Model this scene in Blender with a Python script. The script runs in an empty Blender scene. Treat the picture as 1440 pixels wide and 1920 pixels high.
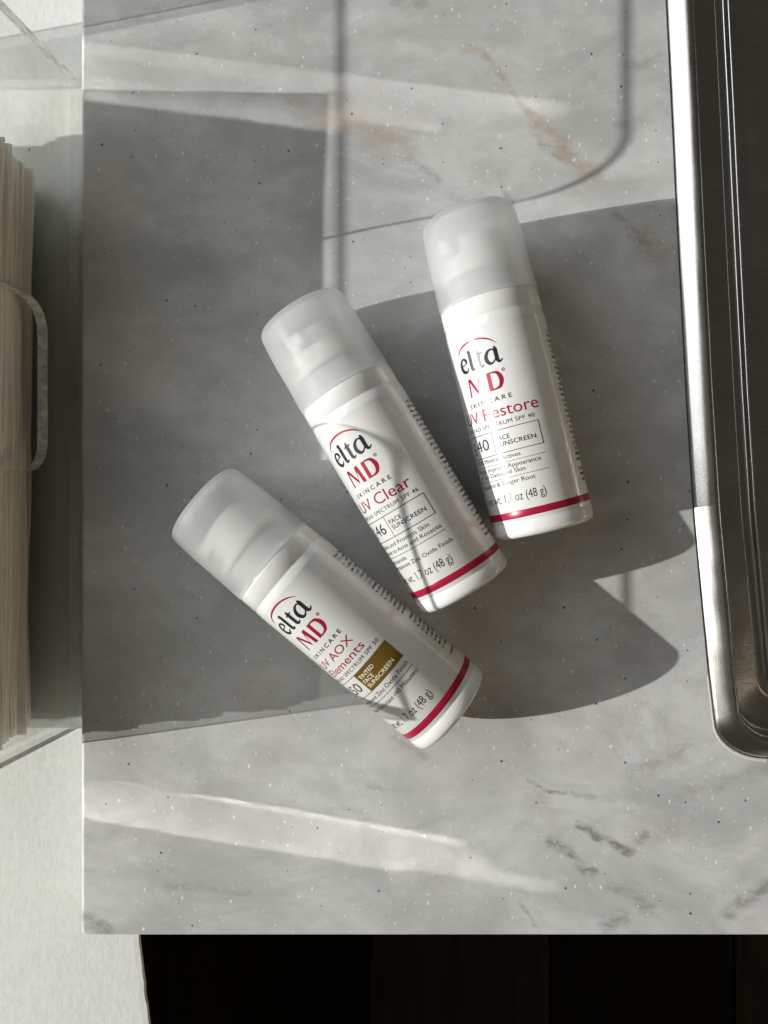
import bpy, bmesh, math, random
from mathutils import Vector, Matrix

# ------------------------------------------------------------------ camera, world, lamps, exposure
F = 1397.0            # focal length in photo pixels (1440 x 1920)
H = 0.302             # camera height above the counter top
scene = bpy.context.scene
COL = scene.collection
cam = bpy.data.cameras.new('camera')
cam.sensor_fit = 'VERTICAL'; cam.sensor_height = 36.0
cam.lens = 36.0 * F / 1920.0
cam.clip_start = 0.01; cam.clip_end = 50.0
cam_o = bpy.data.objects.new('camera', cam); COL.objects.link(cam_o)
cam_o.location = (0, 0, H); cam_o.rotation_euler = (0, 0, 0)
scene.camera = cam_o

world = bpy.data.worlds.new('World'); scene.world = world; world.use_nodes = True
wb = world.node_tree.nodes['Background']
wb.inputs['Color'].default_value = (1.0, 0.92, 0.78, 1); wb.inputs['Strength'].default_value = 0.043

SUN_SLOPE = 0.145; SUN_K = 2.42      # horizontal travel direction and shadow length per unit height
az = math.atan(SUN_SLOPE); el = math.atan(1 / SUN_K)
to_sun = Vector((-math.cos(az) * math.cos(el), -math.sin(az) * math.cos(el), math.sin(el)))
sun = bpy.data.lights.new('sunlight_through_window', 'SPOT')
sun.energy = 2100; sun.color = (1.0, 0.985, 0.945); sun.shadow_soft_size = 0.021
sun.spot_size = math.radians(12); sun.spot_blend = 0.05
sun_o = bpy.data.objects.new('sunlight_through_window', sun); COL.objects.link(sun_o)
sun_o.location = Vector((0.0, 0, 0)) + to_sun * 6.0
sun_o.rotation_euler = to_sun.to_track_quat('Z', 'Y').to_euler()

win = bpy.data.lights.new('window_daylight', 'AREA')
win.shape = 'RECTANGLE'; win.size = 1.5; win.size_y = 1.2; win.energy = 14.0; win.color = (0.92, 0.97, 1.0)
win_o = bpy.data.objects.new('window_daylight', win); COL.objects.link(win_o)
win_o.location = (-1.25, 0.65, 0.80)
win_o.rotation_euler = (Vector((-1.25, 0.65, 0.80)) - Vector((0, 0, 0))).to_track_quat('Z', 'Y').to_euler()

room = bpy.data.lights.new('room_fill_light', 'AREA')  # added warm fill from the right, not an actual lamp of the room
room.shape = 'DISK'; room.size = 0.9; room.energy = 5.2; room.color = (1.0, 0.84, 0.62)
room_o = bpy.data.objects.new('room_fill_light', room); COL.objects.link(room_o)
room_o.location = (1.45, -0.95, 0.80)
room_o.rotation_euler = Vector((1.45, -0.95, 0.80)).to_track_quat('Z', 'Y').to_euler()

ceil = bpy.data.lights.new('overhead_fill_light', 'AREA')  # added overhead fill to lift the shadows, no known source there
ceil.shape = 'RECTANGLE'; ceil.size = 1.3; ceil.size_y = 2.0; ceil.energy = 0.5; ceil.color = (1.0, 0.955, 0.87)
overhead_o = bpy.data.objects.new('overhead_fill_light', ceil); COL.objects.link(overhead_o)
overhead_o.location = (-0.45, 0.2, 2.1); overhead_o.rotation_euler = (0, 0, 0)

# added narrow lamps near the holder's end panels, standing in for sunlight they mirror
def added_beam(name, ground, slope, width, height, dist, energy):
    d = Vector((1, slope, -1 / SUN_K * math.sqrt(1 + slope * slope))).normalized()
    l = bpy.data.lights.new(name, 'AREA'); l.shape = 'RECTANGLE'; l.size = width; l.size_y = height
    l.spread = math.radians(0.9); l.energy = energy; l.color = (1.0, 0.985, 0.945)
    o = bpy.data.objects.new(name, l); COL.objects.link(o)
    o.location = Vector(ground) - d * dist; o.rotation_euler = (-d).to_track_quat('Z', 'Y').to_euler()
def beam_strip(name, u0, u1, v_at_edge, slope, width_mm, dist, power):
    v = lambda u: v_at_edge + slope * (u - 152)
    um = (u0 + u1) / 2
    length = (u1 - u0) * math.sqrt(1 + slope * slope) / F * H
    g = ((um - 720) / F * H, (960 - v(um)) / F * H, 0)
    hgt = length * math.sin(el)
    added_beam(name, g, -slope, width_mm * 1e-3, hgt, dist, power * width_mm * length * 1e3)
for k, (ve, ue) in enumerate(((1468, 800), (1490, 920), (1512, 1040))):
    beam_strip('near_streak_lamp', 40, ue, ve, 0.172, 4.8, 0.155, 0.95e-6)
beam_strip('near_edge_streak_lamp', 60, 860, 1452, 0.180, 1.5, 0.150, 6.5e-6)
beam_strip('near_edge_streak_lamp', 60, 760, 1529, 0.165, 1.8, 0.150, 2.6e-6)
for k, (ve, ue) in enumerate(((92, 1060), (118, 960), (146, 820), (172, 640))):
    beam_strip('far_streak_lamp', 40, ue, ve, 0.128, 5.6, 0.190, 1.7e-6)

scene.view_settings.view_transform = 'Standard'; scene.view_settings.look = 'None'
scene.view_settings.exposure = 0.0; scene.view_settings.gamma = 1.0
scene.view_settings.use_curve_mapping = False
cy = scene.cycles
cy.use_denoising = True
cy.max_bounces = 10; cy.diffuse_bounces = 3; cy.glossy_bounces = 4; cy.transmission_bounces = 8; cy.transparent_max_bounces = 24
cy.caustics_reflective = True; cy.caustics_refractive = True; cy.blur_glossy = 0.3
cy.sample_clamp_indirect = 10.0

# ------------------------------------------------------------------ helpers
R_ = random.Random(7)

def W(u, v, z=0.0):
    """point of the place that the photograph shows at pixel (u, v), on the level z"""
    return ((u - 720) / F * (H - z), (960 - v) / F * (H - z), z)

def link(name, mesh, mat=None, parent=None, smooth=False):
    o = bpy.data.objects.new(name, mesh); COL.objects.link(o)
    if mat is not None and len(mesh.materials) == 0:
        for m in (mat if isinstance(mat, (list, tuple)) else [mat]):
            mesh.materials.append(m)
    if parent is not None: o.parent = parent
    if smooth: mesh.polygons.foreach_set('use_smooth', [True] * len(mesh.polygons))
    return o

def pyobj(name, verts, faces, mat=None, parent=None, smooth=False):
    me = bpy.data.meshes.new(name); me.from_pydata(verts, [], faces); me.update()
    return link(name, me, mat, parent, smooth)

def bmobj(name, bm, mat=None, parent=None, smooth=False):
    me = bpy.data.meshes.new(name); bm.to_mesh(me); bm.free()
    return link(name, me, mat, parent, smooth)

def tag(o, label=None, category=None, group=None, kind=None):
    if label: o['label'] = label
    if category: o['category'] = category
    if group: o['group'] = group
    if kind: o['kind'] = kind
    return o

def empty(name, loc, rz=0.0):
    o = bpy.data.objects.new(name, None); COL.objects.link(o)
    o.empty_display_size = 0.01; o.location = loc; o.rotation_euler = (0, 0, rz)
    return o

def box_bm(x0, x1, y0, y1, z0, z1, bev=0.0, seg=2):
    bm = bmesh.new()
    bmesh.ops.create_cube(bm, size=1.0)
    for v in bm.verts:
        v.co = Vector(((x0 + x1) / 2 + v.co.x * (x1 - x0), (y0 + y1) / 2 + v.co.y * (y1 - y0), (z0 + z1) / 2 + v.co.z * (z1 - z0)))
    if bev > 0:
        bmesh.ops.bevel(bm, geom=list(bm.edges), offset=bev, segments=seg, affect='EDGES', profile=0.6)
    return bm

def lathe_x(profile, seg=128, zc=0.0, closed=False):
    """revolve (s, r) pairs about the local X axis (axis at height zc); zero radius makes a pole"""
    verts = []; rings = []
    for s, r in profile:
        if r <= 1e-9:
            rings.append([len(verts)]); verts.append((s, 0, zc))
        else:
            base = len(verts); rings.append(list(range(base, base + seg)))
            for k in range(seg):
                a = 2 * math.pi * k / seg
                verts.append((s, r * math.sin(a), zc + r * math.cos(a)))
    faces = []
    pairs = list(zip(rings[:-1], rings[1:]))
    if closed: pairs.append((rings[-1], rings[0]))
    for A, B in pairs:
        for k in range(seg):
            k2 = (k + 1) % seg
            if len(A) == 1 and len(B) == 1: continue
            if len(A) == 1: faces.append((A[0], B[k], B[k2]))
            elif len(B) == 1: faces.append((A[k], B[0], A[k2]))
            else: faces.append((A[k], B[k], B[k2], A[k2]))
    return verts, faces

# ------------------------------------------------------------------ materials
def new_mat(name):
    m = bpy.data.materials.new(name); m.use_nodes = True
    nt = m.node_tree
    for n in list(nt.nodes): nt.nodes.remove(n)
    out = nt.nodes.new('ShaderNodeOutputMaterial')
    return m, nt, out

class NT:
    """tiny helper to write node trees as expressions"""
    def __init__(self, nt): self.nt = nt
    def node(self, t, **kw):
        n = self.nt.nodes.new(t)
        for k, v in kw.items(): setattr(n, k, v)
        return n
    def put(self, sock, v):
        if isinstance(v, bpy.types.NodeSocket): self.nt.links.new(v, sock)
        elif v is not None: sock.default_value = v
    def math(self, op, a, b=None, c=None, clamp=False):
        n = self.node('ShaderNodeMath', operation=op, use_clamp=clamp)
        self.put(n.inputs[0], a)
        if b is not None: self.put(n.inputs[1], b)
        if c is not None: self.put(n.inputs[2], c)
        return n.outputs[0]
    def vmath(self, op, a, b=None, scale=None):
        n = self.node('ShaderNodeVectorMath', operation=op)
        self.put(n.inputs[0], a)
        if b is not None: self.put(n.inputs[1], b)
        if scale is not None: self.put(n.inputs['Scale'], scale)
        return n.outputs['Value'] if op in ('DOT_PRODUCT', 'LENGTH', 'DISTANCE') else n.outputs[0]
    def obj(self): return self.node('ShaderNodeTexCoord').outputs['Object']
    def mapping(self, v, scale=(1, 1, 1), loc=(0, 0, 0), rot=(0, 0, 0)):
        n = self.node('ShaderNodeMapping')
        self.put(n.inputs['Vector'], v)
        n.inputs['Scale'].default_value = scale; n.inputs['Location'].default_value = loc; n.inputs['Rotation'].default_value = rot
        return n.outputs[0]
    def noise(self, v, scale, detail=3, rough=0.5, dist=0.0):
        n = self.node('ShaderNodeTexNoise')
        self.put(n.inputs['Vector'], v)
        n.inputs['Scale'].default_value = scale; n.inputs['Detail'].default_value = detail
        n.inputs['Roughness'].default_value = rough; n.inputs['Distortion'].default_value = dist
        return n
    def voro(self, v, scale, feature='F1', rnd=1.0):
        n = self.node('ShaderNodeTexVoronoi', feature=feature, voronoi_dimensions='2D')
        self.put(n.inputs['Vector'], v); n.inputs['Scale'].default_value = scale
        n.inputs['Randomness'].default_value = rnd
        return n
    def ramp(self, fac, a, b, c0=(0, 0, 0, 1), c1=(1, 1, 1, 1), interp='EASE'):
        n = self.node('ShaderNodeValToRGB'); n.color_ramp.interpolation = interp
        e = n.color_ramp.elements; e[0].position = a; e[0].color = c0; e[1].position = b; e[1].color = c1
        self.put(n.inputs[0], fac); return n.outputs[0]
    def mr(self, v, a, b, c=0.0, d=1.0, smooth=True):
        n = self.node('ShaderNodeMapRange', interpolation_type='SMOOTHSTEP' if smooth else 'LINEAR')
        self.put(n.inputs['Value'], v)
        n.inputs['From Min'].default_value = a; n.inputs['From Max'].default_value = b
        n.inputs['To Min'].default_value = c; n.inputs['To Max'].default_value = d
        return n.outputs['Result']
    def mix(self, fac, a, b, blend='MIX'):
        n = self.node('ShaderNodeMix', data_type='RGBA', blend_type=blend)
        self.put(n.inputs[0], fac); self.put(n.inputs[6], a); self.put(n.inputs[7], b)
        return n.outputs[2]
    def bump(self, h, strength=0.2, dist=0.001, normal=None):
        n = self.node('ShaderNodeBump')
        n.inputs['Strength'].default_value = strength; n.inputs['Distance'].default_value = dist
        self.put(n.inputs['Height'], h)
        if normal is not None: self.put(n.inputs['Normal'], normal)
        return n.outputs[0]
    def principled(self, base, rough=0.5, metal=0.0, spec=0.5, normal=None, trans=0.0, ior=1.45, sss=0.0, sssr=(1, 1, 1), sscale=0.01, coat=0.0, aniso=None):
        n = self.node('ShaderNodeBsdfPrincipled')
        self.put(n.inputs['Base Color'], base); self.put(n.inputs['Roughness'], rough)
        self.put(n.inputs['Metallic'], metal); n.inputs['Specular IOR Level'].default_value = spec
        n.inputs['Transmission Weight'].default_value = trans; n.inputs['IOR'].default_value = ior
        if sss: 
            n.inputs['Subsurface Weight'].default_value = sss; n.inputs['Subsurface Radius'].default_value = sssr
            n.inputs['Subsurface Scale'].default_value = sscale
        if coat:
            n.inputs['Coat Weight'].default_value = coat; n.inputs['Coat Roughness'].default_value = 0.08
        if aniso is not None: n.inputs['Anisotropic'].default_value = aniso
        if normal is not None: self.put(n.inputs['Normal'], normal)
        return n.outputs[0]

def simple(name, col, rough=0.5, metal=0.0, spec=0.5, coat=0.0):
    m, nt, out = new_mat(name); T = NT(nt)
    P = T.obj()
    n = T.noise(P, 900, 2).outputs[0]
    c = T.mix(T.mr(n, 0.3, 0.7, 0.0, 0.10), (*col, 1), tuple(x * 0.8 for x in col) + (1,))
    nt.links.new(T.principled(c, rough, metal, spec, coat=coat), out.inputs[0])
    return m

def counter_material():
    m, nt, out = new_mat('speckled_solid_surface'); T = NT(nt)
    P = T.obj()
    # soft cloudy marbling
    warp = T.noise(P, 9, 4, 0.55)
    wv = T.vmath('SCALE', T.vmath('SUBTRACT', warp.outputs['Color'], (0.5, 0.5, 0.5)), scale=0.05)
    Pw = T.vmath('ADD', P, wv)
    fine = T.noise(P, 42, 5, 0.62)
    Pv = T.vmath('ADD', P, T.vmath('SCALE', T.vmath('SUBTRACT', fine.outputs['Color'], (0.5, 0.5, 0.5)), scale=0.010))
    run = T.mapping(Pw, scale=(0.75, 1.15, 1), rot=(0, 0, 0.62))
    cloud = T.noise(run, 22, 6, 0.62, 0.4).outputs[0]
    cloud2 = T.noise(Pw, 6.5, 4, 0.55).outputs[0]
    cloud3 = T.noise(run, 85, 5, 0.7, 0.3).outputs[0]
    base = T.mix(T.mr(cloud, 0.36, 0.64), (0.435, 0.44, 0.43, 1), (0.61, 0.615, 0.605, 1))
    base = T.mix(T.mr(cloud3, 0.45, 0.68, 0, 0.55), base, (0.47, 0.47, 0.455, 1))
    base = T.mix(T.mr(cloud2, 0.52, 0.70, 0, 0.5), base, (0.48, 0.455, 0.425, 1))
    # thin wandering grey veins
    vn = T.noise(T.mapping(Pw, scale=(1.0, 1.7, 1.0), rot=(0, 0, 0.7)), 10, 5, 0.6, 0.6).outputs[0]
    ridge = T.math('ABSOLUTE', T.math('SUBTRACT', vn, 0.5))
    gate = T.mr(T.noise(P, 13, 2).outputs[0], 0.48, 0.66)
    vfac = T.math('MULTIPLY', T.mr(ridge, 0.0, 0.045, 1, 0), T.math('MULTIPLY', gate, 0.22))
    base = T.mix(vfac, base, (0.30, 0.295, 0.28, 1))
    # the veins that can be picked out in the slab: (start, end, half width, strength, colour)
    grey = (0.24, 0.235, 0.225, 1); brown = (0.42, 0.345, 0.285, 1); tan = (0.47, 0.43, 0.37, 1)
    veins = [((865, 92), (905, 100), .0022, .55, tan), ((905, 105), (1010, 230), .0022, .60, brown), ((1010, 230), (1060, 280), .0045, .55, brown), ((1060, 280), (1115, 335), .0048, .60, brown),
             ((1020, 265), (1050, 295), .0015, .55, grey),
             ((630, 200), (760, 285), .0075, .42, brown), ((545, 205), (640, 235), .0045, .35, brown), ((700, 250), (770, 240), .006, .30, brown),
             ((770, 300), (830, 345), .0018, .38, grey), ((935, 330), (962, 375), .0018, .40, grey), ((1150, 400), (1215, 460), .0028, .45, grey), ((1205, 440), (1240, 480), .006, .45, brown),
             ((1085, 1545), (1175, 1598), .0022, .85, grey), ((1030, 1580), (1115, 1635), .0024, .80, grey), ((985, 1460), (1030, 1483), .0012, .55, grey), ((1030, 1483), (1110, 1492), .0012, .55, grey),
             ((1195, 1568), (1250, 1560), .0065, .32, brown), ((1172, 1598), (1210, 1565), .002, .5, grey), ((1005, 1490), (1030, 1530), .004, .40, tan), ((1145, 1670), (1215, 1700), .003, .40, grey), ((1140, 1735), (1165, 1725), .004, .55, grey),
             ((970, 1685), (1010, 1745), .0015, .45, grey), ((1370, 1710), (1445, 1660), .004, .55, grey), ((1190, 1450), (1290, 1400), .005, .30, grey), ((1280, 1490), (1440, 1440), .004, .28, grey),
             ((320, 1665), (470, 1672), .002, .22, grey), ((155, 1725), (200, 1740), .004, .55, grey), ((330, 430), (370, 470), .006, .40, tan), ((160, 330), (330, 420), .03, .30, tan), ((190, 560), (420, 700), .022, .25, tan),
             ((740, 1380), (800, 1410), .0025, .35, grey), ((690, 1470), (760, 1490), .002, .25, grey), ((890, 1190), (1000, 1300), .014, .35, tan), ((740, 5), (790, 8), .003, .45, grey), ((1180, 130), (1240, 110), .003, .35, grey), ((1150, 240), (1200, 235), .002, .3, grey)]
    wn = T.noise(T.mapping(Pv, scale=(0.55, 1.2, 1), rot=(0, 0, 0.6)), 210, 5, 0.7, 0.3).outputs[0]
    wisp = T.mr(wn, 0.36, 0.60, 0.18, 1.2)
    for a, b, w, st, c in veins:
        A = Vector(W(*a)); Bv = Vector(W(*b)); d = Bv - A
        pa = T.vmath('SUBTRACT', Pv, tuple(A))
        t = T.math('DIVIDE', T.vmath('DOT_PRODUCT', pa, tuple(d)), d.length_squared, clamp=True)
        q = T.vmath('SUBTRACT', pa, T.vmath('SCALE', tuple(d), scale=t))
        dist = T.vmath('LENGTH', q)
        fac = T.mr(dist, w * 0.05, w * 1.35, st * 1.15, 0)
        fac = T.math('MULTIPLY', fac, wisp)
        base = T.mix(fac, base, c)
    # white chips, tiny white grains, black and grey grains
    flat = T.mapping(P, scale=(1, 1, 0.0))
    clump = T.noise(P, 28, 2).outputs[0]
    def chips(scale, r0, r1, thresh, loc, stretch=(1, 1, 0), rot=0.0, warp_s=0.0006):
        pv = T.vmath('ADD', flat, T.vmath('SCALE', T.vmath('SUBTRACT', T.noise(P, 700, 1).outputs['Color'], (0.5, 0.5, 0.5)), scale=warp_s))
        v = T.voro(T.mapping(pv, scale=stretch, loc=loc, rot=(0, 0, rot)), scale)
        sep = T.node('ShaderNodeSeparateColor'); nt.links.new(v.outputs['Color'], sep.inputs[0])
        size = T.math('MULTIPLY_ADD', sep.outputs[1], r1 - r0, r0)
        d = T.math('SUBTRACT', size, v.outputs['Distance'])
        on = T.math('GREATER_THAN', T.math('MULTIPLY_ADD', T.math('SUBTRACT', clump, 0.5), 1.1, sep.outputs[0]), thresh)
        return T.math('MULTIPLY', T.mr(d, 0.0, 0.05), on), sep.outputs[2]
    f, rnd = chips(165, 0.03, 0.13, 0.62, (0.3, 0.1, 0), (1.3, 0.8, 0), 0.5, 0.0012)
    base = T.mix(T.math('MULTIPLY', f, T.math('MULTIPLY_ADD', rnd, 0.70, 0.15)), base, (0.86, 0.86, 0.83, 1))
    f, rnd = chips(330, 0.05, 0.16, 0.70, (2.3, 1.1, 0))
    base = T.mix(T.math('MULTIPLY', f, T.math('MULTIPLY_ADD', rnd, 0.5, 0.15)), base, (0.82, 0.82, 0.80, 1))
    f, rnd = chips(80, 0.035, 0.062, 0.77, (5.3, 3.1, 0), warp_s=0.0005)
    base = T.mix(f, base, (0.012, 0.012, 0.012, 1))
    f, rnd = chips(110, 0.03, 0.06, 0.90, (8.3, 7.1, 0), warp_s=0.0006)
    base = T.mix(T.math('MULTIPLY', f, 0.7), base, (0.10, 0.10, 0.095, 1))
    hz = T.noise(P, 2200, 2).outputs[0]
    nrm = T.bump(T.math('ADD', hz, T.math('MULTIPLY', T.noise(P, 120, 2).outputs[0], 2.0)), 0.05, 0.0004)
    rough = T.mr(T.noise(P, 45, 4).outputs[0], 0.35, 0.7, 0.30, 0.42)
    nt.links.new(T.principled(base, rough, 0, 0.35, nrm), out.inputs[0])
    return m

def white_paint_material():
    m, nt, out = new_mat('brushed_white_paint'); T = NT(nt)
    P = T.obj()
    streak = T.noise(T.mapping(P, scale=(1, 0.10, 1)), 900, 4, 0.6).outputs[0]
    blotch = T.noise(T.mapping(P, scale=(1, 0.7, 1)), 380, 4, 0.6).outputs[0]
    lump = T.noise(P, 70, 2).outputs[0]
    grain = T.noise(T.mapping(P, scale=(1, 0.02, 1)), 420, 3).outputs[0]
    h = T.math('ADD', T.math('MULTIPLY', streak, 0.15), T.math('MULTIPLY', blotch, 0.9))
    h = T.math('ADD', h, T.math('ADD', T.math('MULTIPLY', lump, 0.7), T.math('MULTIPLY', grain, 0.22)))
    pits = T.voro(T.mapping(P, scale=(1, 0.6, 0)), 95)
    sep = T.node('ShaderNodeSeparateColor'); nt.links.new(pits.outputs['Color'], sep.inputs[0])
    pit = T.math('MULTIPLY', T.mr(pits.outputs['Distance'], 0.03, 0.07, 1, 0), T.math('GREATER_THAN', sep.outputs[0], 0.965))
    col = T.mix(T.mr(blotch, 0.3, 0.7), (0.66, 0.675, 0.64, 1), (0.72, 0.73, 0.70, 1))
    col = T.mix(T.math('MULTIPLY', pit, 0.8), col, (0.12, 0.12, 0.11, 1))
    nt.links.new(T.principled(col, 0.48, 0, 0.4, T.bump(h, 0.19, 0.0009)), out.inputs[0])
    return m

def steel_material():
    m, nt, out = new_mat('brushed_stainless_steel'); T = NT(nt)
    P = T.obj()
    br = T.noise(T.mapping(P, scale=(0.03, 1, 1)), 2600, 3, 0.6).outputs[0]
    fine = T.noise(P, 40, 3).outputs[0]
    scr = T.noise(T.mapping(P, scale=(1.0, 0.06, 1), rot=(0, 0, 0.45)), 900, 2, 0.5).outputs[0]
    sf = T.math('MULTIPLY', T.mr(scr, 0.66, 0.72), T.mr(fine, 0.5, 0.65))
    col = T.mix(T.mr(br, 0.3, 0.7), (0.58, 0.565, 0.52, 1), (0.70, 0.685, 0.64, 1))
    col = T.mix(T.math('MULTIPLY', sf, 0.5), col, (0.8, 0.78, 0.74, 1))
    rough = T.mr(fine, 0.3, 0.7, 0.19, 0.27)
    nt.links.new(T.principled(col, rough, 1.0, 0.5, T.bump(br, 0.16, 0.0002)), out.inputs[0])
    return m

def acrylic_material(name, tint, refl_rough):
    """clear sheet: passes light straight through, mirrors more the flatter it is seen"""
    m, nt, out = new_mat(name); T = NT(nt)
    lw = T.node('ShaderNodeLayerWeight'); lw.inputs['Blend'].default_value = 0.5
    fac = T.math('MULTIPLY_ADD', T.math('POWER', lw.outputs['Facing'], 5.0), 0.95, 0.035)
    smear = T.noise(T.mapping(T.obj(), scale=(1, 0.3, 1)), 60, 4).outputs[0]
    tr = T.node('ShaderNodeBsdfTransparent'); tr.inputs[0].default_value = (*tint, 1)
    gl = T.node('ShaderNodeBsdfGlossy'); gl.inputs['Color'].default_value = (1, 1, 1, 1)
    T.put(gl.inputs['Roughness'], T.mr(smear, 0.3, 0.7, refl_rough, refl_rough * 1.6))
    mx = T.node('ShaderNodeMixShader'); T.put(mx.inputs[0], fac)
    nt.links.new(tr.outputs[0], mx.inputs[1]); nt.links.new(gl.outputs[0], mx.inputs[2])
    nt.links.new(mx.outputs[0], out.inputs[0])
    return m

def acrylic_edge_material():
    m, nt, out = new_mat('acrylic_cut_edge'); T = NT(nt)
    P = T.obj()
    n = T.noise(T.mapping(P, scale=(0.5, 0.5, 0.25)), 420, 4, 0.6, 0.8).outputs[0]
    n2 = T.noise(T.mapping(P, scale=(1, 0.25, 0.25)), 500, 3, 0.6).outputs[0]
    tr = T.node('ShaderNodeBsdfTransparent'); tr.inputs[0].default_value = (0.80, 0.82, 0.80, 1)
    pr = T.principled(T.mix(T.mr(n, 0.35, 0.65), (0.62, 0.63, 0.63, 1), (0.92, 0.93, 0.91, 1)), 0.10, 0, 0.8, T.bump(n2, 0.6, 0.0008))
    mx = T.node('ShaderNodeMixShader'); T.put(mx.inputs[0], T.mr(n, 0.35, 0.65, 0.90, 1.0))
    nt.links.new(tr.outputs[0], mx.inputs[1]); nt.links.new(pr, mx.inputs[2])
    nt.links.new(mx.outputs[0], out.inputs[0])
    return m

def frosted_cap_material():
    m, nt, out = new_mat('frosted_translucent_plastic'); T = NT(nt)
    P = T.obj()
    n = T.noise(P, 1500, 2).outputs[0]
    nrm = T.bump(n, 0.08, 0.0002)
    tr = T.node('ShaderNodeBsdfTransparent'); tr.inputs[0].default_value = (0.97, 0.975, 0.98, 1)
    tl = T.node('ShaderNodeBsdfTranslucent'); tl.inputs[0].default_value = (0.985, 0.98, 0.965, 1)
    pr = T.principled((0.88, 0.89, 0.89, 1), 0.33, 0, 0.45, nrm)
    rf = T.node('ShaderNodeBsdfRefraction'); rf.inputs['Color'].default_value = (0.985, 0.985, 0.985, 1)
    rf.inputs['Roughness'].default_value = 0.30; rf.inputs['IOR'].default_value = 1.15; T.put(rf.inputs['Normal'], nrm)
    def mixs(f, a, b):
        x = T.node('ShaderNodeMixShader'); x.inputs[0].default_value = f
        nt.links.new(a, x.inputs[1]); nt.links.new(b, x.inputs[2]); return x.outputs[0]
    body = mixs(0.56, rf.outputs[0], tr.outputs[0])
    body = mixs(0.25, body, tl.outputs[0])
    nt.links.new(mixs(0.13, body, pr), out.inputs[0])
    return m

def white_plastic_material(name, rough=0.24, coat=0.5, tone=(0.72, 0.718, 0.70)):
    m, nt, out = new_mat(name); T = NT(nt)
    P = T.obj()
    n = T.noise(P, 140, 3).outputs[0]
    col = T.mix(T.mr(n, 0.3, 0.7), tuple(x * 0.97 for x in tone) + (1,), tuple(x * 1.03 for x in tone) + (1,))
    nt.links.new(T.principled(col, T.mr(T.noise(P, 60, 4, 0.6).outputs[0], 0.3, 0.7, rough - 0.04, rough + 0.10), 0, 0.5, T.bump(T.noise(P, 55, 2).outputs[0], 0.06, 0.0008), coat=coat), out.inputs[0])
    return m

def paper_material():
    m, nt, out = new_mat('cream_paper'); T = NT(nt)
    P = T.obj()
    n = T.noise(T.mapping(P, scale=(1, 0.15, 3)), 300, 4, 0.6).outputs[0]
    oi = T.node('ShaderNodeObjectInfo')
    col = T.mix(T.mr(n, 0.3, 0.7), (0.84, 0.79, 0.68, 1), (0.92, 0.88, 0.79, 1))
    col = T.mix(T.math('MULTIPLY', oi.outputs['Random'], 0.35), col, (0.60, 0.54, 0.43, 1))
    nt.links.new(T.principled(col, 0.85, 0, 0.1, T.bump(n, 0.4, 0.0006)), out.inputs[0])
    return m

def dark_wood_material(name, c0, c1):
    m, nt, out = new_mat(name); T = NT(nt)
    n = T.noise(T.mapping(T.obj(), scale=(1, 0.08, 1)), 60, 4, 0.6).outputs[0]
    nt.links.new(T.principled(T.mix(T.mr(n, 0.3, 0.7), c0, c1), 0.7, 0, 0.1), out.inputs[0])
    return m

M = dict(
    counter=counter_material(), paint=white_paint_material(), steel=steel_material(),
    acrylic=acrylic_material('clear_acrylic', (0.987, 0.988, 0.983), 0.07), edge=acrylic_edge_material(),
    cap=frosted_cap_material(), white=white_plastic_material('glossy_white_plastic'), pump=white_plastic_material('white_pump_plastic', 0.35, 0.0, (0.86, 0.86, 0.83)),
    paper=paper_material(), red=simple('red_foil_ink', (0.36, 0.012, 0.045), 0.28, 0.15), black=simple('black_ink', (0.018, 0.019, 0.022), 0.32),
    gold=simple('bronze_foil_ink', (0.20, 0.115, 0.02), 0.30, 0.35), cream=simple('cream_ink', (0.75, 0.68, 0.52), 0.4),
    floor=dark_wood_material('dark_floor', (0.004, 0.0035, 0.003, 1), (0.008, 0.006, 0.004, 1)),
    cabinet=dark_wood_material('dark_stained_wood', (0.018, 0.013, 0.008, 1), (0.032, 0.022, 0.013, 1)),
    caulk=simple('white_caulk', (0.66, 0.65, 0.60), 0.5), seam=simple('dark_seam', (0.01, 0.01, 0.01), 0.8),
)

# ------------------------------------------------------------------ the setting
SILL = -0.030          # level of the painted ledge, the counter slab lies on it
# sink outline: left side as the photograph shows it, from far (top) to near (bottom)
_side = [(-700, 1226), (-350, 1236), (0, 1249.5), (208, 1260), (372, 1267.7), (500, 1274), (734, 1286), (958, 1300), (1130, 1316), (1273, 1330), (1365, 1341), (1500, 1358)]
_side_w = sorted([(W(u, v)[1], W(u, v)[0]) for v, u in _side])

def sink_left(y):
    p = _side_w
    if y <= p[0][0]: return p[0][1]
    for (y0, x0), (y1, x1) in zip(p[:-1], p[1:]):
        if y <= y1:
            t = (y - y0) / (y1 - y0); return x0 + (x1 - x0) * t
    return p[-1][1]

SINK_Y0 = W(1440, 1424)[1]; SINK_Y1 = 0.30; SINK_X1 = 0.40; SINK_R = 0.016

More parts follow.
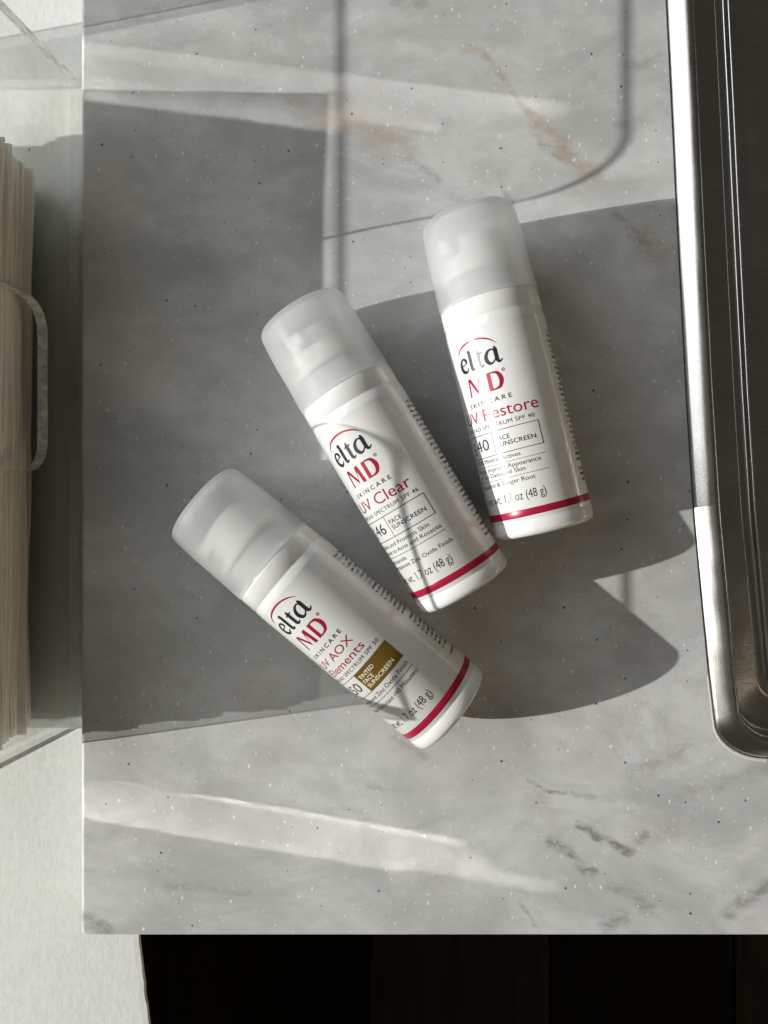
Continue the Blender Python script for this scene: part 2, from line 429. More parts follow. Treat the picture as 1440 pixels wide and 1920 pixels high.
def sink_ring(d, z, n=9):
    """outline of the sink shrunk by d at level z"""
    y0 = SINK_Y0 + d; y1 = SINK_Y1 - d; x1 = SINK_X1 - d
    r = max(SINK_R - d * 0.35, 0.005)
    pts = []
    def left(y): return sink_left(y) + d
    # near-left corner
    for k in range(n + 1):
        a = math.pi + (math.pi / 2) * k / n
        y = y0 + r + r * math.sin(a)
        pts.append((left(y0 + r) + 1.35 * r + 1.35 * r * math.cos(a), y))
    for k in range(n + 1):
        a = 1.5 * math.pi + (math.pi / 2) * k / n
        pts.append((x1 - r + r * math.cos(a), y0 + r + r * math.sin(a)))
    for k in range(n + 1):
        a = (math.pi / 2) * k / n
        pts.append((x1 - r + r * math.cos(a), y1 - r + r * math.sin(a)))
    for k in range(n + 1):
        a = math.pi / 2 + (math.pi / 2) * k / n
        pts.append((left(y1 - r) + r + r * math.cos(a), y1 - r + r * math.sin(a)))
    for k in range(1, 40):
        y = (y1 - r) + ((y0 + r) - (y1 - r)) * k / 40
        pts.append((left(y), y))
    return [(x, y, z) for x, y in pts]

def rings_to_faces(verts, faces, ring_list, flip=False):
    base = [len(verts)]
    for r in ring_list:
        verts.extend(r); base.append(len(verts))
    n = len(ring_list[0])
    for i in range(len(ring_list) - 1):
        a, b = base[i], base[i + 1]
        for k in range(n):
            k2 = (k + 1) % n
            q = (a + k, a + k2, b + k2, b + k)
            faces.append(q[::-1] if flip else q)

def build_counter():
    x0, y0 = W(151.5, 1755)[0], W(151.5, 1755)[1]
    x1, y1 = 0.48, 0.42
    def outer(d, z, n=6, r=0.002):
        pts = []
        for cx, cyy, a0 in ((x0 + r, y0 + r, math.pi), (x1 - r, y0 + r, 1.5 * math.pi), (x1 - r, y1 - r, 0), (x0 + r, y1 - r, math.pi / 2)):
            for k in range(n + 1):
                a = a0 + (math.pi / 2) * k / n
                pts.append((cx + (r - d) * math.cos(a), cyy + (r - d) * math.sin(a), z))
        return pts
    v = []; f = []
    e = 0.0015
    rim = [(e, 0.0), (e * .62, -e * .08), (e * .29, -e * .29), (e * .08, -e * .62), (0, -e), (0, SILL)]
    rings_to_faces(v, f, [outer(d, z) for d, z in rim], flip=True)
    no = len(outer(0, 0))
    b2 = len(v)
    e = 0.0005
    ri = [(-e, 0.0), (-e * .62, -e * .08), (-e * .29, -e * .29), (-e * .08, -e * .62), (0, -e), (0, SILL)]
    rings_to_faces(v, f, [sink_ring(d, z) for d, z in ri])
    ni = len(sink_ring(0, 0))
    bm = bmesh.new()
    bv = [bm.verts.new(p) for p in v]
    for q in f: bm.faces.new([bv[i] for i in q])
    for level in (0, 5):
        lo = [bv[level * no + k] for k in range(no)]; li = [bv[b2 + level * ni + k] for k in range(ni)]
        ed = []
        for loop in (lo, li):
            for k in range(len(loop)):
                e_ = bm.edges.get((loop[k], loop[(k + 1) % len(loop)])) or bm.edges.new((loop[k], loop[(k + 1) % len(loop)]))
                ed.append(e_)
        bmesh.ops.triangle_fill(bm, use_beauty=True, use_dissolve=False, edges=ed)
    bmesh.ops.recalc_face_normals(bm, faces=bm.faces)
    o = bmobj('countertop', bm, M['counter'])
    for p in o.data.polygons: p.use_smooth = abs(p.normal.z) < 0.999
    tag(o, 'grey marbled solid surface countertop with white and black flecks', 'countertop', kind='structure')
    return o
counter = build_counter()

def build_ledge():
    xr0, y_a = W(262, 1755, SILL)[0], W(262, 1755, SILL)[1]
    xr1, y_b = W(281, 1920, SILL)[0], W(281, 1920, SILL)[1]
    # board with an uneven painted near-right edge
    ys = [0.45 - k * (0.45 + 0.42) / 240 for k in range(241)]
    rr = random.Random(3)
    xr = []
    for y in ys:
        t = max((y - y_a) / (y_b - y_a), -0.1)
        xr.append(xr0 + (xr1 - xr0) * t + rr.uniform(-1, 1) * 0.00022)
    v = []; f = []
    sec = [(-0.006, -0.0050), (-0.0006, -0.0024), (-0.0001, -0.0009), (-0.0007, -0.0001), (-0.003, 0.0)]
    for y, x in zip(ys, xr):
        for i, (dx, dz) in enumerate(sec):
            jit = rr.uniform(-1, 1) * 0.00015 if 0 < i < 4 else 0
            v.append((x + dx + jit, y, SILL + dz))
        v.append((-0.9, y, SILL)); v.append((-0.9, y, SILL - 0.0050))
    n = len(sec) + 2
    for k in range(len(ys) - 1):
        for i in range(n):
            f.append((k * n + i, k * n + (i + 1) % n, (k + 1) * n + (i + 1) % n, (k + 1) * n + i))
    f.append(tuple(range(n))[::-1]); f.append(tuple((len(ys) - 1) * n + i for i in range(n)))
    me = bpy.data.meshes.new('window_ledge'); me.from_pydata(v, [], f); me.update()
    bm = bmesh.new(); bm.from_mesh(me); bmesh.ops.recalc_face_normals(bm, faces=bm.faces); bm.to_mesh(me); bm.free()
    o = link('window_ledge', me, M['paint'])
    tag(o, 'white painted wooden ledge with brush marks left of the counter', 'ledge', kind='structure')
build_ledge()

o = bmobj('floor', box_bm(-1.2, 1.6, -1.9, 1.2, -0.95, -0.925), M['floor']); tag(o, 'floor of dark wide boards far below the counter edge', 'floor', kind='structure')
edges = [-1.2, -0.62, -0.31, -0.024, 0.268, 0.565, 0.86, 1.2, 1.6]
for k, (a, b) in enumerate(zip(edges[:-1], edges[1:])):
    bmobj('floorboard', box_bm(a + 0.002, b - 0.002, -1.9, 1.2, -0.9248, -0.900, 0.002), M['cabinet'] if k in (1, 3, 5) else M['floor'], o)
o = bmobj('wall', box_bm(-0.9, W(262, 1755, SILL)[0] - 0.006, -1.9, 0.45, -0.90, SILL - 0.0055), M['floor']); tag(o, 'dark wall under the white ledge', 'wall', kind='structure')
# ------------------------------------------------------------------ sink
def build_sink():
    root = empty('sink', (0.25, 0.05, -0.19))
    tag(root, 'brushed stainless steel sink with stepped ledge set in the counter', 'sink')
    def ringset(name, prof, mat, smooth=True):
        v = []; f = []
        rl = [[(x - 0.25, y - 0.05, z + 0.19) for x, y, z in sink_ring(d, zz)] for d, zz in prof]
        rings_to_faces(v, f, rl)
        return v, f
    rim = [(0.0003, -0.0040), (0.0003, -0.0008), (0.0005, -0.0002), (0.0016, 0.0007), (0.0032, 0.0020), (0.0048, 0.0032), (0.0063, 0.0041), (0.0075, 0.0045), (0.0085, 0.0044), (0.0093, 0.0036), (0.0098, 0.0022), (0.0101, 0.0000), (0.0102, -0.0010)]
    v, f = ringset('rim', rim, M['steel']); pyobj('rim', v, f, M['steel'], root, True)
    led = [(0.01025, -0.0012), (0.0106, -0.0028), (0.0116, -0.0038), (0.0132, -0.0042), (0.0215, -0.0048), (0.0219, -0.0050), (0.0221, -0.0054), (0.0224, -0.0072), (0.0228, -0.0078), (0.0236, -0.0080), (0.0262, -0.0080), (0.0268, -0.0077), (0.0271, -0.0070), (0.0273, -0.0056), (0.0276, -0.0052), (0.0282, -0.0051), (0.0385, -0.0056), (0.062, -0.0066), (0.064, -0.0072)]
    v, f = ringset('ledge', led, M['steel']); pyobj('ledge', v, f, M['steel'], root, True)
    bowl = [(0.0641, -0.0074), (0.0655, -0.010), (0.066, -0.040), (0.067, -0.150), (0.070, -0.166), (0.076, -0.175), (0.086, -0.178)]
    v, f = ringset('bowl', bowl, M['steel'])
    n = len(sink_ring(0, 0)); f.append(tuple(range(len(v) - n, len(v))))
    pyobj('bowl', v, f, M['steel'], root, True)
    # caulk bead round the near end
    ring0 = sink_ring(0.0, 0.0)
    v = []; f = []
    prof = [(-0.0009, 0.00005), (-0.0007, 0.00018), (-0.0003, 0.00015), (0.0002, -0.0002)]
    rl = [[(x - 0.25, y - 0.05, z + 0.19) for x, y, z in sink_ring(d, zz)] for d, zz in prof]
    keep = [i for i, p in enumerate(ring0) if p[1] < -0.062 and p[0] < 0.30]
    m = len(ring0)
    for r in rl: v.extend(r)
    ks = set(keep)
    for i in range(len(prof) - 1):
        for k in range(m):
            k2 = (k + 1) % m
            if k in ks and k2 in ks: f.append((i * m + k, i * m + k2, (i + 1) * m + k2, (i + 1) * m + k))
    used = sorted({i for q in f for i in q}); mp = {a: b for b, a in enumerate(used)}
    pyobj('caulk_bead', [v[i] for i in used], [tuple(mp[i] for i in q) for q in f], M['caulk'], root, True)
build_sink()

# ------------------------------------------------------------------ clear towel holder on the ledge
BX_F = -0.1361        # front panel at the base
LEAN = 0.15           # the front panel leans back
BX_B = -0.2710; BY0 = -0.0963; BY1 = 0.1925; BZ1 = 0.1053; TH = 0.0042
Z0 = SILL + 0.0003

def prism(outline, normal_axis_pts):
    """outline: list of front points; normal_axis_pts: the same points pushed back; faces slot 0 = sheet, 1 = cut edge"""
    n = len(outline); v = list(outline) + list(normal_axis_pts)
    faces = [tuple(range(n)), tuple(range(2 * n - 1, n - 1, -1))]
    mats = [0, 0]
    for k in range(n):
        k2 = (k + 1) % n
        faces.append((k2, k, n + k, n + k2)); mats.append(1)
    return v, faces, mats

def panel(name, outline, back, parent, origin, clear_sides=False):
    v, f, mi = prism([tuple(Vector(p) - origin) for p in outline], [tuple(Vector(p) - origin) for p in back])
    me = bpy.data.meshes.new(name); me.from_pydata(v, [], f); me.materials.append(M['acrylic']); me.materials.append(M['edge'])
    for i, q in enumerate(f):
        if mi[i] == 1:
            zs = [v[k][2] + origin.z for k in q]
            if max(zs) < Z0 + 0.006 or (clear_sides and max(zs) - min(zs) > 0.02): mi[i] = 0
    me.polygons.foreach_set('material_index', mi); me.update()
    bm = bmesh.new(); bm.from_mesh(me); bmesh.ops.recalc_face_normals(bm, faces=bm.faces); bm.to_mesh(me); bm.free()
    return link(name, me, None, parent)

def arc2(cx, cyy, r, a0, a1, n=8, ry=None):
    ry = ry or r
    return [(cx + r * math.cos(math.radians(a0 + (a1 - a0) * k / n)), cyy + ry * math.sin(math.radians(a0 + (a1 - a0) * k / n))) for k in range(n + 1)]

def build_holder():
    org = Vector(((BX_F + BX_B) / 2, (BY0 + BY1) / 2, Z0))
    root = empty('towel_holder', org)
    tag(root, 'clear acrylic towel holder box with a rounded front cutout on the ledge', 'towel holder')
    cyc = 0.0514
    hw = 0.0351
    # front outline in (y, z): closed, with a cutout open at the top
    pts = [(BY0, Z0), (BY1, Z0), (BY1, BZ1)]
    right = []
    rt = 0.019
    yb = cyc + hw; yt = yb + 0.0045
    right += [(yy, zz) for yy, zz in arc2(yt + rt, BZ1 - rt, rt, 90, 180, 10)]
    right += [(yt - 0.0003, 0.062), (yt - 0.0015, 0.050), (yb + 0.0012, 0.038), (yb + 0.0004, 0.030), (yb, 0.022), (yb, 0.0055)]
    right += [(yy, zz) for yy, zz in arc2(yb - 0.0125, 0.0055, 0.0125, 0, -90, 8)]
    left = [(2 * cyc - yy, zz) for yy, zz in right][::-1]
    pts += right + left + [(BY0, BZ1)]
    def fx(z): return BX_F - LEAN * (z - Z0)
    panel('front_panel', [(fx(z), y, z) for y, z in pts], [(fx(z) - TH, y, z) for y, z in pts], root, org)
    rc = 0.012
    bp = [(BY0, Z0), (BY1, Z0)] + arc2(BY1 - rc, BZ1 - rc, rc, 0, 90) + arc2(BY0 + rc, BZ1 - rc, rc, 90, 180)
    panel('back_panel', [(BX_B, y, z) for y, z in bp], [(BX_B + TH, y, z) for y, z in bp], root, org)
    for y0, y1 in ((BY0, BY0 + TH), (BY1, BY1 - TH)):
        g = 0.0002
        ep = [(BX_B + TH + g, Z0), (fx(Z0) - TH - g, Z0), (fx(BZ1) - TH - g, BZ1), (BX_B + TH + g, BZ1)]
        panel('end_panel', [(x, y0, z) for x, z in ep], [(x, y1, z) for x, z in ep], root, org, True)
    g = 0.0004
    b = [(BX_B + TH + g, BY0 + TH + g), (fx(Z0) - TH - g - 0.0006, BY0 + TH + g), (fx(Z0) - TH - g - 0.0006, BY1 - TH - g), (BX_B + TH + g, BY1 - TH - g)]
    panel('base_panel', [(x, y, Z0) for x, y in b], [(x, y, Z0 + TH) for x, y in b], root, org)
build_holder()

# ------------------------------------------------------------------ stack of folded towels in the holder
def towel_mesh(seed, w=0.098, l=0.240, t=0.00170):
    rr = random.Random(seed); ny = 26
    ph = [rr.uniform(0, 6.28) for _ in range(4)]
    v = []; f = []
    # cross-section of a folded sheet: open at the back, folded at the front
    sec = [(-w, 0.0), (-0.0007, 0.0), (-0.00015, t * 0.25), (0.0, t * 0.5), (-0.00015, t * 0.75), (-0.0007, t), (-w, t)]
    for k in range(ny + 1):
        y = -l / 2 + l * k / ny
        dx = 0.0006 * math.sin(y * 31 + ph[0]) + 0.0004 * math.sin(y * 83 + ph[1]) + rr.uniform(-1, 1) * 0.00012
        dz = 0.00010 * math.sin(y * 55 + ph[2])
        for x, z in sec: v.append((x + (dx if x > -0.05 else 0), y + rr.uniform(-1, 1) * 0.0002, z * 0.97 + (dz if 0 < z < t else 0)))
    n = len(sec)
    for k in range(ny):
        for i in range(n):
            f.append((k * n + i, (k + 1) * n + i, (k + 1) * n + (i + 1) % n, k * n + (i + 1) % n))
    f.append(tuple(range(n))); f.append(tuple(ny * n + i for i in range(n))[::-1])
    me = bpy.data.meshes.new('paper_towel'); me.from_pydata(v, [], f); me.materials.append(M['paper'])
    me.polygons.foreach_set('use_smooth', [True] * len(me.polygons)); me.update()
    return me
tow = [towel_mesh(s) for s in range(8)]
rt_ = random.Random(11)
n_tow = 46; z = Z0 + TH + 0.0002
for k in range(n_tow):
    o = link('paper_towel', tow[k % 8])
    pitch = 0.00174
    lean = -0.0000 * k
    bulge = 0.0016 * math.sin(k * 0.37) + rt_.uniform(-1, 1) * 0.0017
    o.location = (-0.1525 + lean + bulge - (0.0025 if k < 6 else 0), 0.0262 + 0.0008 * math.sin(k * 0.9) + rt_.uniform(-1, 1) * 0.0006, z)
    o.rotation_euler = (0, 0, -0.010 + rt_.uniform(-1, 1) * 0.005)
    z += pitch
    if k == 0: lab = 'bottommost folded cream paper towel of the stack inside the clear box'
    elif k == n_tow - 1: lab = 'topmost folded cream paper towel of the stack inside the clear box'
    else: lab = 'folded cream paper towel in the middle of the stack inside the clear box'
    tag(o, lab, 'paper towel', 'folded towels stacked in the clear box')

# ------------------------------------------------------------------ sunscreen bottles
RB = 0.0190; LB = 0.1220
_fonts = {}

def text_bm(body, cap_h, width=None, bold=0.0, spacing=1.0):
    """flat lettering as a bmesh: left edge at 0, baseline at 0, metres"""
    cu = bpy.data.curves.new('lettering', 'FONT'); cu.body = body; cu.size = 1.0; cu.space_character = spacing
    cu.offset = bold; cu.resolution_u = 3
    ob = bpy.data.objects.new('lettering', cu); COL.objects.link(ob)
    bpy.context.view_layer.update()
    dg = bpy.context.evaluated_depsgraph_get()
    me = bpy.data.meshes.new_from_object(ob.evaluated_get(dg))
    bpy.data.objects.remove(ob); bpy.data.curves.remove(cu)
    bm = bmesh.new(); bm.from_mesh(me); bpy.data.meshes.remove(me)
    bmesh.ops.remove_doubles(bm, verts=bm.verts, dist=1e-5)
    xs = [v.co.x for v in bm.verts]; x0, x1 = min(xs), max(xs)
    sy = cap_h / CAP_H
    sx = sy if width is None else width / (x1 - x0)
    for v in bm.verts: v.co = Vector(((v.co.x - x0) * sx, v.co.y * sy, 0))
    return bm, (x1 - x0) * sx

def _cap_height():
    cu = bpy.data.curves.new('probe', 'FONT'); cu.body = 'H'; cu.size = 1.0
    ob = bpy.data.objects.new('probe', cu); COL.objects.link(ob); bpy.context.view_layer.update()
    me = bpy.data.meshes.new_from_object(ob.evaluated_get(bpy.context.evaluated_depsgraph_get()))
    h = max(v.co.y for v in me.vertices)
    bpy.data.objects.remove(ob); bpy.data.curves.remove(cu); bpy.data.meshes.remove(me)
    return h
CAP_H = _cap_height()

def catmull(pts, n=8):
    out = []
    P = [pts[0]] + list(pts) + [pts[-1]]
    for i in range(1, len(P) - 2):
        for k in range(n):
            t = k / n
            q = []
            for d in range(len(pts[0])):
                a, b, c, e = P[i - 1][d], P[i][d], P[i + 1][d], P[i + 2][d]
                q.append(0.5 * ((2 * b) + (-a + c) * t + (2 * a - 5 * b + 4 * c - e) * t * t + (-a + 3 * b - 3 * c + e) * t ** 3))
            out.append(tuple(q))
    out.append(tuple(pts[-1]))
    return out

def stroke(bm, pts, smooth=True, n=7, weight=1.0):
    """ribbon through (x, y, width) points, millimetres"""
    P = catmull(pts, n) if smooth else pts
    P = [(a, b, c * weight) for a, b, c in P]
    prev = None
    for i, (x, y, w) in enumerate(P):
        a = P[max(i - 1, 0)]; b = P[min(i + 1, len(P) - 1)]
        t = Vector((b[0] - a[0], b[1] - a[1])); t = t.normalized() if t.length > 1e-9 else Vector((1, 0))
        nx, ny = -t.y, t.x
        l = bm.verts.new(((x + nx * w / 2) * 1e-3, (y + ny * w / 2) * 1e-3, 0)); r = bm.verts.new(((x - nx * w / 2) * 1e-3, (y - ny * w / 2) * 1e-3, 0))
        if prev: bm.faces.new((prev[0], prev[1], r, l))
        prev = (l, r)

def poly(bm, pts):
    bm.faces.new([bm.verts.new((x * 1e-3, y * 1e-3, 0)) for x, y in pts])

def rect(bm, x0, x1, y0, y1): poly(bm, [(x0, y0), (x1, y0), (x1, y1), (x0, y1)])

def wrap(bm, u0, s_base, phi0, lift):
    """lay flat lettering on the bottle: u0 (mm from the label's middle), s_base (mm from the cap end)"""
    bmesh.ops.triangulate(bm, faces=list(bm.faces))
    xs = [v.co.x for v in bm.verts]; x0, x1 = min(xs), max(xs)
    step = 0.0009; k = math.floor(x0 / step) + 1
    while k * step < x1:
        bmesh.ops.bisect_plane(bm, geom=list(bm.verts) + list(bm.edges) + list(bm.faces), plane_co=(k * step, 0, 0), plane_no=(1, 0, 0), dist=1e-7)
        k += 1
    r = RB + lift
    for v in bm.verts:
        phi = phi0 + (u0 * 1e-3 + v.co.x) / RB
        v.co = Vector((s_base * 1e-3 - v.co.y, r * math.sin(phi), RB + r * math.cos(phi)))
    bmesh.ops.recalc_face_normals(bm, faces=bm.faces)

def merge(bms):
    out = bmesh.new()
    for b in bms:
        me = bpy.data.meshes.new('tmp'); b.to_mesh(me); b.free(); out.from_mesh(me); bpy.data.meshes.remove(me)
    return out

def elta_bm():
    """the black serif word over the letters MD; baseline 0, x from -8.9 to 8.9"""
    bm = bmesh.new()
    # e
    stroke(bm, [(-8.3, 2.75, .42), (-6.8, 3.05, .36), (-5.3, 3.45, .42)], n=4, weight=1.14)
    stroke(bm, [(-5.35, 3.3, .75), (-5.55, 4.5, 1.0), (-6.6, 5.25, .62), (-7.8, 4.6, .85), (-8.4, 3.0, 1.2), (-7.9, 1.2, 1.3), (-6.7, .35, 1.0), (-5.6, .6, .65), (-4.9, 1.6, .3)], weight=1.14)
    # l
    stroke(bm, [(-4.15, 6.6, .25), (-3.6, 7.1, .7), (-3.3, 7.0, 1.0), (-3.25, 5.5, 1.25), (-3.25, 2.0, 1.25), (-3.1, .7, 1.15), (-2.5, .3, .75), (-1.75, .75, .28)], weight=1.14)
    # t
    stroke(bm, [(.15, 6.6, .15), (.2, 6.1, .7), (.2, 5.0, 1.2), (.2, 2.0, 1.25), (.35, .75, 1.15), (1.05, .3, .75), (1.9, .85, .28)], weight=1.14)
    stroke(bm, [(-1.2, 4.75, .25), (-.2, 5.15, .55), (.9, 5.05, .5), (1.75, 5.25, .3)], weight=1.14)
    # a
    stroke(bm, [(6.6, 4.3, .5), (5.7, 5.2, .5), (4.3, 4.9, .75), (3.2, 3.5, 1.15), (3.05, 1.9, 1.3), (3.9, .5, 1.0), (5.2, .5, .55), (6.2, 1.5, .4), (6.6, 2.6, .4)], weight=1.14)
    stroke(bm, [(6.5, 6.0, .25), (6.75, 5.6, .8), (6.85, 4.6, 1.25), (6.85, 2.0, 1.25), (7.05, .8, 1.1), (7.7, .3, .7), (8.8, 1.0, .28)], weight=1.14)
    return bm

def md_bm():
    bm = bmesh.new(); h = 6.6
    poly(bm, [(-7.35, 0), (-6.6, 0), (-6.0, h), (-6.75, h)])
    poly(bm, [(-6.75, h), (-5.35, h), (-2.9, 1.55), (-3.25, .25)])
    poly(bm, [(-3.25, .25), (-2.85, 1.7), (-1.25, h), (-1.95, h)])
    poly(bm, [(-1.95, h), (-.45, h), (.2, 0), (-1.35, 0)])
    poly(bm, [(1.5, 0), (3.0, 0), (3.0, h), (1.5, h)])
    stroke(bm, [(2.8, h - .3, .6), (4.2, h - .33, .66), (5.8, h - 1.0, 1.2), (6.6, h / 2, 1.65), (5.8, 1.0, 1.2), (4.2, .33, .66), (2.8, .3, .6)], n=8)
    return bm

def arc_bm():
    bm = bmesh.new()
    stroke(bm, [(-8.75, 0.0, .12), (-8.0, 1.45, .45), (-6.0, 2.95, .62), (-3.0, 3.75, .68), (0.3, 3.95, .66), (3.2, 3.45, .60), (5.8, 2.3, .48), (7.9, 0.5, .12)], n=9)
    return bm

def reg_bm():
    bm = bmesh.new(); n = 20; ro, ri = .62, .42
    for k in range(n):
        a, b = 2 * math.pi * k / n, 2 * math.pi * (k + 1) / n
        poly(bm, [(ro * math.cos(a), ro * math.sin(a)), (ro * math.cos(b), ro * math.sin(b)), (ri * math.cos(b), ri * math.sin(b)), (ri * math.cos(a), ri * math.sin(a))])
    rect(bm, -.2, -.06, -.27, .27); stroke(bm, [(-.1, .2, .12), (.16, .12, .12), (-.1, 0, .12), (.2, -.27, .12)], False)
    return bm

def fine_print(rows, rng):
    """the unreadable small print on the side: little letter-high strokes in rows"""
    bm = bmesh.new()
    for s, hh, dense in rows:
        x = 0.0
        end = rng.uniform(20, 24)
        while x < end:
            w = rng.uniform(.35, .8)
            if rng.random() < .17: x += .55; continue
            y = -s
            kind = rng.random()
            up = hh if rng.random() < .3 else hh * .72
            b = .20 + dense
            rect(bm, x, x + b, y, y + up)
            if kind < .6: rect(bm, x + w - b, x + w, y, y + hh * .72)
            if kind < .45: rect(bm, x + b, x + w - b, y + hh * .5, y + hh * .5 + b)
            if .3 < kind < .8: rect(bm, x + b, x + w - b, y, y + b)
            x += w + .22
    return bm

def build_bottle(cap_px, base_px, roll, label, kind, ext):
    """a bottle lying on the counter; axis through the two photo points at axis height"""
    A = Vector(W(*cap_px, RB)); Bp = Vector(W(*base_px, RB)); d = (Bp - A); d.z = 0
    ang = math.atan2(d.y, d.x)
    start = Bp - d.normalized() * LB
    root = empty('sunscreen_bottle', (start.x, start.y, 0.0003), ang)
    tag(root, label, 'bottle', 'sunscreen bottles lying on the counter')
    # ---- body
    L = LB
    prof = [(.0240, 0), (.0240, .0140), (.0320, .0140), (.0322, .0160), (.0326, .0176), (.0334, .0184), (.0350, .0187), (.0405, .01875), (.0408, .01860), (.0412, .01860), (.0415, .0188), (.0440, .0189), (.0443, .0190), (.0446, RB),
            (L - .0062, RB), (L - .0060, RB - .00012), (L - .0057, RB - .00012), (L - .0055, RB), (L - .0022, RB), (L - .0012, RB - .0003), (L - .0005, RB - .0009), (L - .0001, RB - .0018), (L, RB - .0032), (L, .0120), (L - .001, .0105), (L - .001, 0)]
    v, f = lathe_x(prof, 144, RB)
    body = pyobj('body', v, f, M['white'], root, True)
    # ---- cap: a hollow frosted shell
    r0, r1, e = .0177, .01885, .0340; x = -ext
    capo = [(x, 0), (x, r0 - .0045), (x + .0002, r0 - .0028), (x + .0008, r0 - .0013), (x + .0018, r0 - .0004), (x + .0032, r0), (.010, r0 + .0006), (.022, r1 - .0004), (e - .0016, r1), (e - .0006, r1), (e, r1 - .0003)]
    t = .0012
    capi = [(e, r1 - .0006), (e - .0004, r1 - t), (e - .002, r1 - t), (.022, r1 - .0004 - t), (.010, r0 + .0006 - t), (x + .0040, r0 - t), (x + .0026, r0 - t - .0006), (x + .0016, r0 - t - .002), (x + .0013, r0 - .0050), (x + .0013, 0)]
    v, f = lathe_x(capo + capi, 112, RB)
    capm = pyobj('cap', v, f, M['cap'], root, True)
    # ---- pump under the cap
    pp = [(.0085, 0), (.0085, .0085), (.0088, .0092), (.0095, .0096), (.0150, .0100), (.0153, .0118), (.0158, .0122), (.0205, .0126), (.0208, .0138), (.0212, .0144), (.0239, .0146), (.0239, 0)]
    v, f = lathe_x(pp, 64, RB)
    pump = pyobj('pump', v, f, M['pump'], root, True)
    a_n = roll + math.radians(8 if kind == 'clear' else (-25 if kind == 'restore' else -55))
    bm = box_bm(.0090, .0138, -.0024, .0024, .0085, .0142, .0008)
    bmesh.ops.rotate(bm, cent=(0, 0, 0), matrix=Matrix.Rotation(-a_n, 3, 'X'), verts=bm.verts)
    bmesh.ops.translate(bm, vec=(0, 0, RB), verts=bm.verts)
    bmobj('nozzle', bm, M['pump'], pump, True)
    # ---- red band round the foot
    bp = [(L - .0100, RB + .00002), (L - .0099, RB + .00005), (L - .0075, RB + .00005), (L - .0074, RB + .00002)]
    v, f = lathe_x(bp, 144, RB); pyobj('red_band', v, f, M['red'], body, True)
    # ---- lettering
    def put(bm, u0, s, lift=5e-5): wrap(bm, u0, s, roll, lift); return bm
    def txt(body_, cap_h, s, left=None, right=None, center=None, bold=0.0, spacing=1.0, lift=5e-5, width=None):
        if left is not None and right is not None:
            bm, w = text_bm(body_, cap_h * 1e-3, (right - left) * 1e-3, bold, spacing); u = left
        else:
            bm, w = text_bm(body_, cap_h * 1e-3, None if width is None else width * 1e-3, bold, spacing); w *= 1e3
            u = left if left is not None else (right - w if right is not None else center - w / 2)
        return put(bm, u, s, lift)
    up = 2.9 if kind == 'elements' else 0.0
    red = [put(md_bm(), 0, 68.2 - up), put(arc_bm(), 0, 52.6 - up), put(reg_bm(), 8.0, 61.9 - up)]
    blk = [txt('SKINCARE', 1.55, 72.1 - up * 0.93, left=-9.2, right=8.8, bold=.012, spacing=1.5)]
    logo = bmobj('logo_lettering', merge([put(elta_bm(), 0, 59.1 - up)]), M['black'], body)
    def lines(*rows):
        bm = bmesh.new()
        for x0, x1, s, w in rows: rect(bm, x0, x1, -s - w / 2, -s + w / 2)
        return put(bm, 0, 0)
    def vline(x, s0, s1, w=.22):
        bm = bmesh.new(); rect(bm, x - w / 2, x + w / 2, -s1, -s0); return put(bm, 0, 0)
    bx0, bx1, tx0 = -15.8, 15.8, -14.7
    num = {'restore': '40', 'clear': '46', 'elements': '50'}[kind]
    if kind == 'elements':
        red += [txt('UV AOX', 3.1, 74.5, left=-11.7, right=9.2), txt('Elements', 3.1, 79.0, left=-11.7, right=10.2)]
        blk += [txt('BROAD SPECTRUM SPF 50', 1.45, 81.7, left=tx0, right=14.8, bold=.0, spacing=1.1)]
        top, bot = 83.2, 91.8
        blk += [lines((bx0, -2.2, top, .22), (bx0, -2.2, bot, .22)), vline(bx0, top, bot)]
        bm = bmesh.new(); rect(bm, -2.2, 16.2, -bot - .1, -top + .1)
        bmobj('bronze_box', put(bm, 0, 0, 3e-5), M['gold'], body)
        cr = [txt('TINTED', 1.55, 86.3, left=-1.2, right=6.6, bold=.012, lift=8e-5), txt('FACE', 1.55, 88.4, left=-1.2, right=4.0, bold=.012, lift=8e-5), txt('SUNSCREEN', 1.55, 90.5, left=-1.2, right=12.8, bold=.012, lift=8e-5)]
        bmobj('box_lettering', merge(cr), M['cream'], body)
        blk += [txt('Transparent Zinc Oxide Finish', 1.6, 94.9, left=tx0, right=15.4, bold=.0), lines((bx0, 15.9, 96.2, .18)), txt('Water Resistant (40 Minutes)', 1.6, 99.2, left=tx0, right=15.7, bold=.0)]
    else:
        if kind == 'restore':
            red += [txt('UV Restore', 4.2, 77.8, left=-14.4, right=17.2)]
        else:
            red += [txt('UV Clear', 4.2, 77.9, left=-12.7, right=13.8)]
        blk += [txt('BROAD SPECTRUM SPF ' + num, 1.45, 80.8, left=tx0, right=14.8, bold=.0, spacing=1.1)]
        top, bot = 82.3, 90.6
        blk += [lines((bx0, bx1, top, .24), (bx0, bx1, bot, .24)), vline(bx1 - .12, top, bot, .24), vline(-2.1, top, bot), vline(bx0 + .12, top, bot, .24)]
        blk += [txt('FACE', 1.6, 86.0, left=-1.0, right=4.6, bold=.008, spacing=1.05), txt('SUNSCREEN', 1.6, 88.2, left=-1.0, right=13.6, bold=.008, spacing=1.05)]
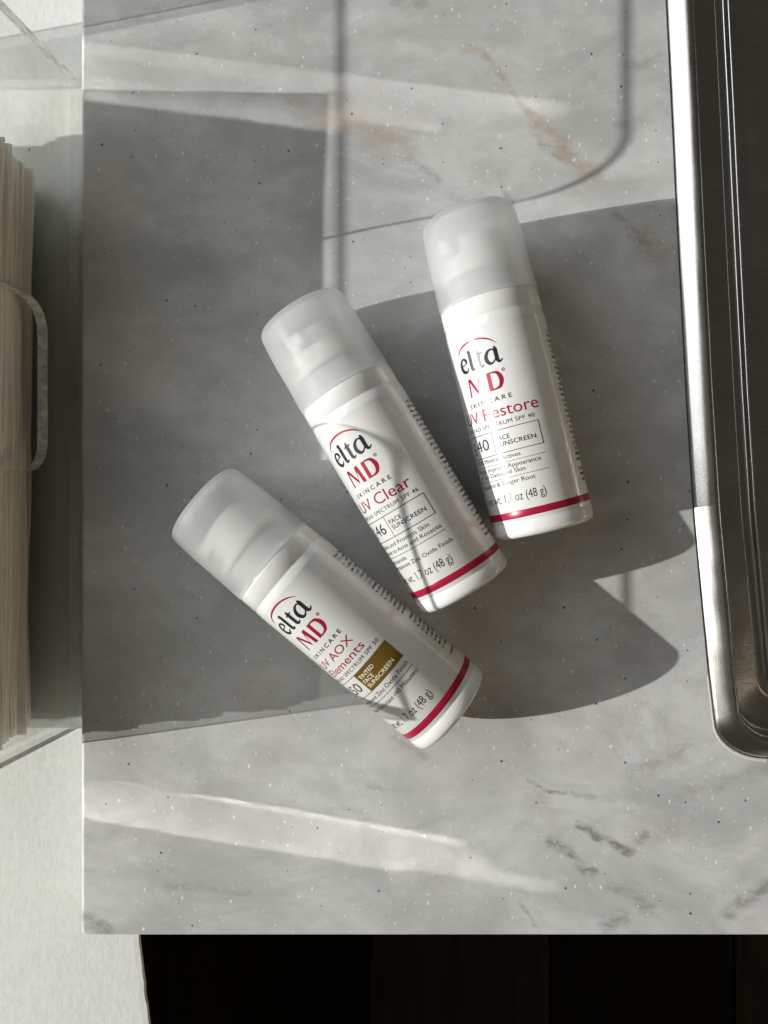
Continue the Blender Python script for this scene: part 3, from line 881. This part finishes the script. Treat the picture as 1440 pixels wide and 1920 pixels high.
        if kind == 'restore':
            blk += [txt('100% Mineral Actives', 1.55, 92.9, left=tx0, right=6.8, bold=.0), lines((bx0, 15.6, 94.0, .16)), txt('Helps Improve Appearance', 1.55, 96.2, left=tx0, right=13.4, bold=.0),
                    txt('of Sun Damaged Skin', 1.55, 98.4, left=tx0, right=7.2, bold=.0), lines((bx0, 15.6, 99.6, .16)), txt('Squalane & Ginger Root', 1.55, 102.0, left=tx0, right=10.0, bold=.0)]
        else:
            blk += [txt('Calms and Protects Skin', 1.55, 93.5, left=tx0, right=11.6, bold=.0), txt('Prone to Acne and Rosacea', 1.55, 96.0, left=tx0, right=15.2, bold=.0), lines((bx0, 15.7, 97.3, .18)),
                    txt('Niacinamide', 1.55, 99.9, left=tx0, right=-2.8, bold=.0), txt('Transparent Zinc Oxide Finish', 1.55, 102.3, left=tx0, right=16.0, bold=.0)]
    blk += [txt(num, 4.1, bot - 2.4, left=-11.4, right=-4.3)]
    # upright small SPF beside the number
    bm, w = text_bm('SPF', 1.5e-3, 5.2e-3, .012)
    for vv in bm.verts: vv.co = Vector((-vv.co.y, vv.co.x, 0))
    blk += [put(bm, -12.4, bot - 1.6)]
    blk += [txt('net wt. 1.7 oz (48 g)', 3.1, 108.4, left=-13.8, right=12.4, bold=-.004)]
    bmobj('red_lettering', merge(red), M['red'], body)
    bmobj('black_lettering', merge(blk), M['black'], body)
    rng = random.Random(kind)
    rows = []
    s = 51.0
    while s < 108.5:
        if rng.random() < .06: s += 1.5
        rows.append((s, 1.25, rng.choice((.0, .0, .02, .09)))); s += 2.02
    fp = fine_print(rows, rng)
    bmobj('fine_print', merge([put(fp, math.radians(91.5) * 19.0, 0.0)]), M['black'], body)
    return root

build_bottle((383, 944), (848, 1331), math.radians(-29), 'white sunscreen bottle with a bronze box on its label, nearest the ledge', 'elements', .0022)
build_bottle((568, 598), (873, 1104), math.radians(-35.5), 'white sunscreen bottle reading UV Clear, lying between the other two bottles', 'clear', .0008)
build_bottle((876, 410), (1020, 993), math.radians(-37), 'white sunscreen bottle reading UV Restore, lying nearest the sink', 'restore', .0008)
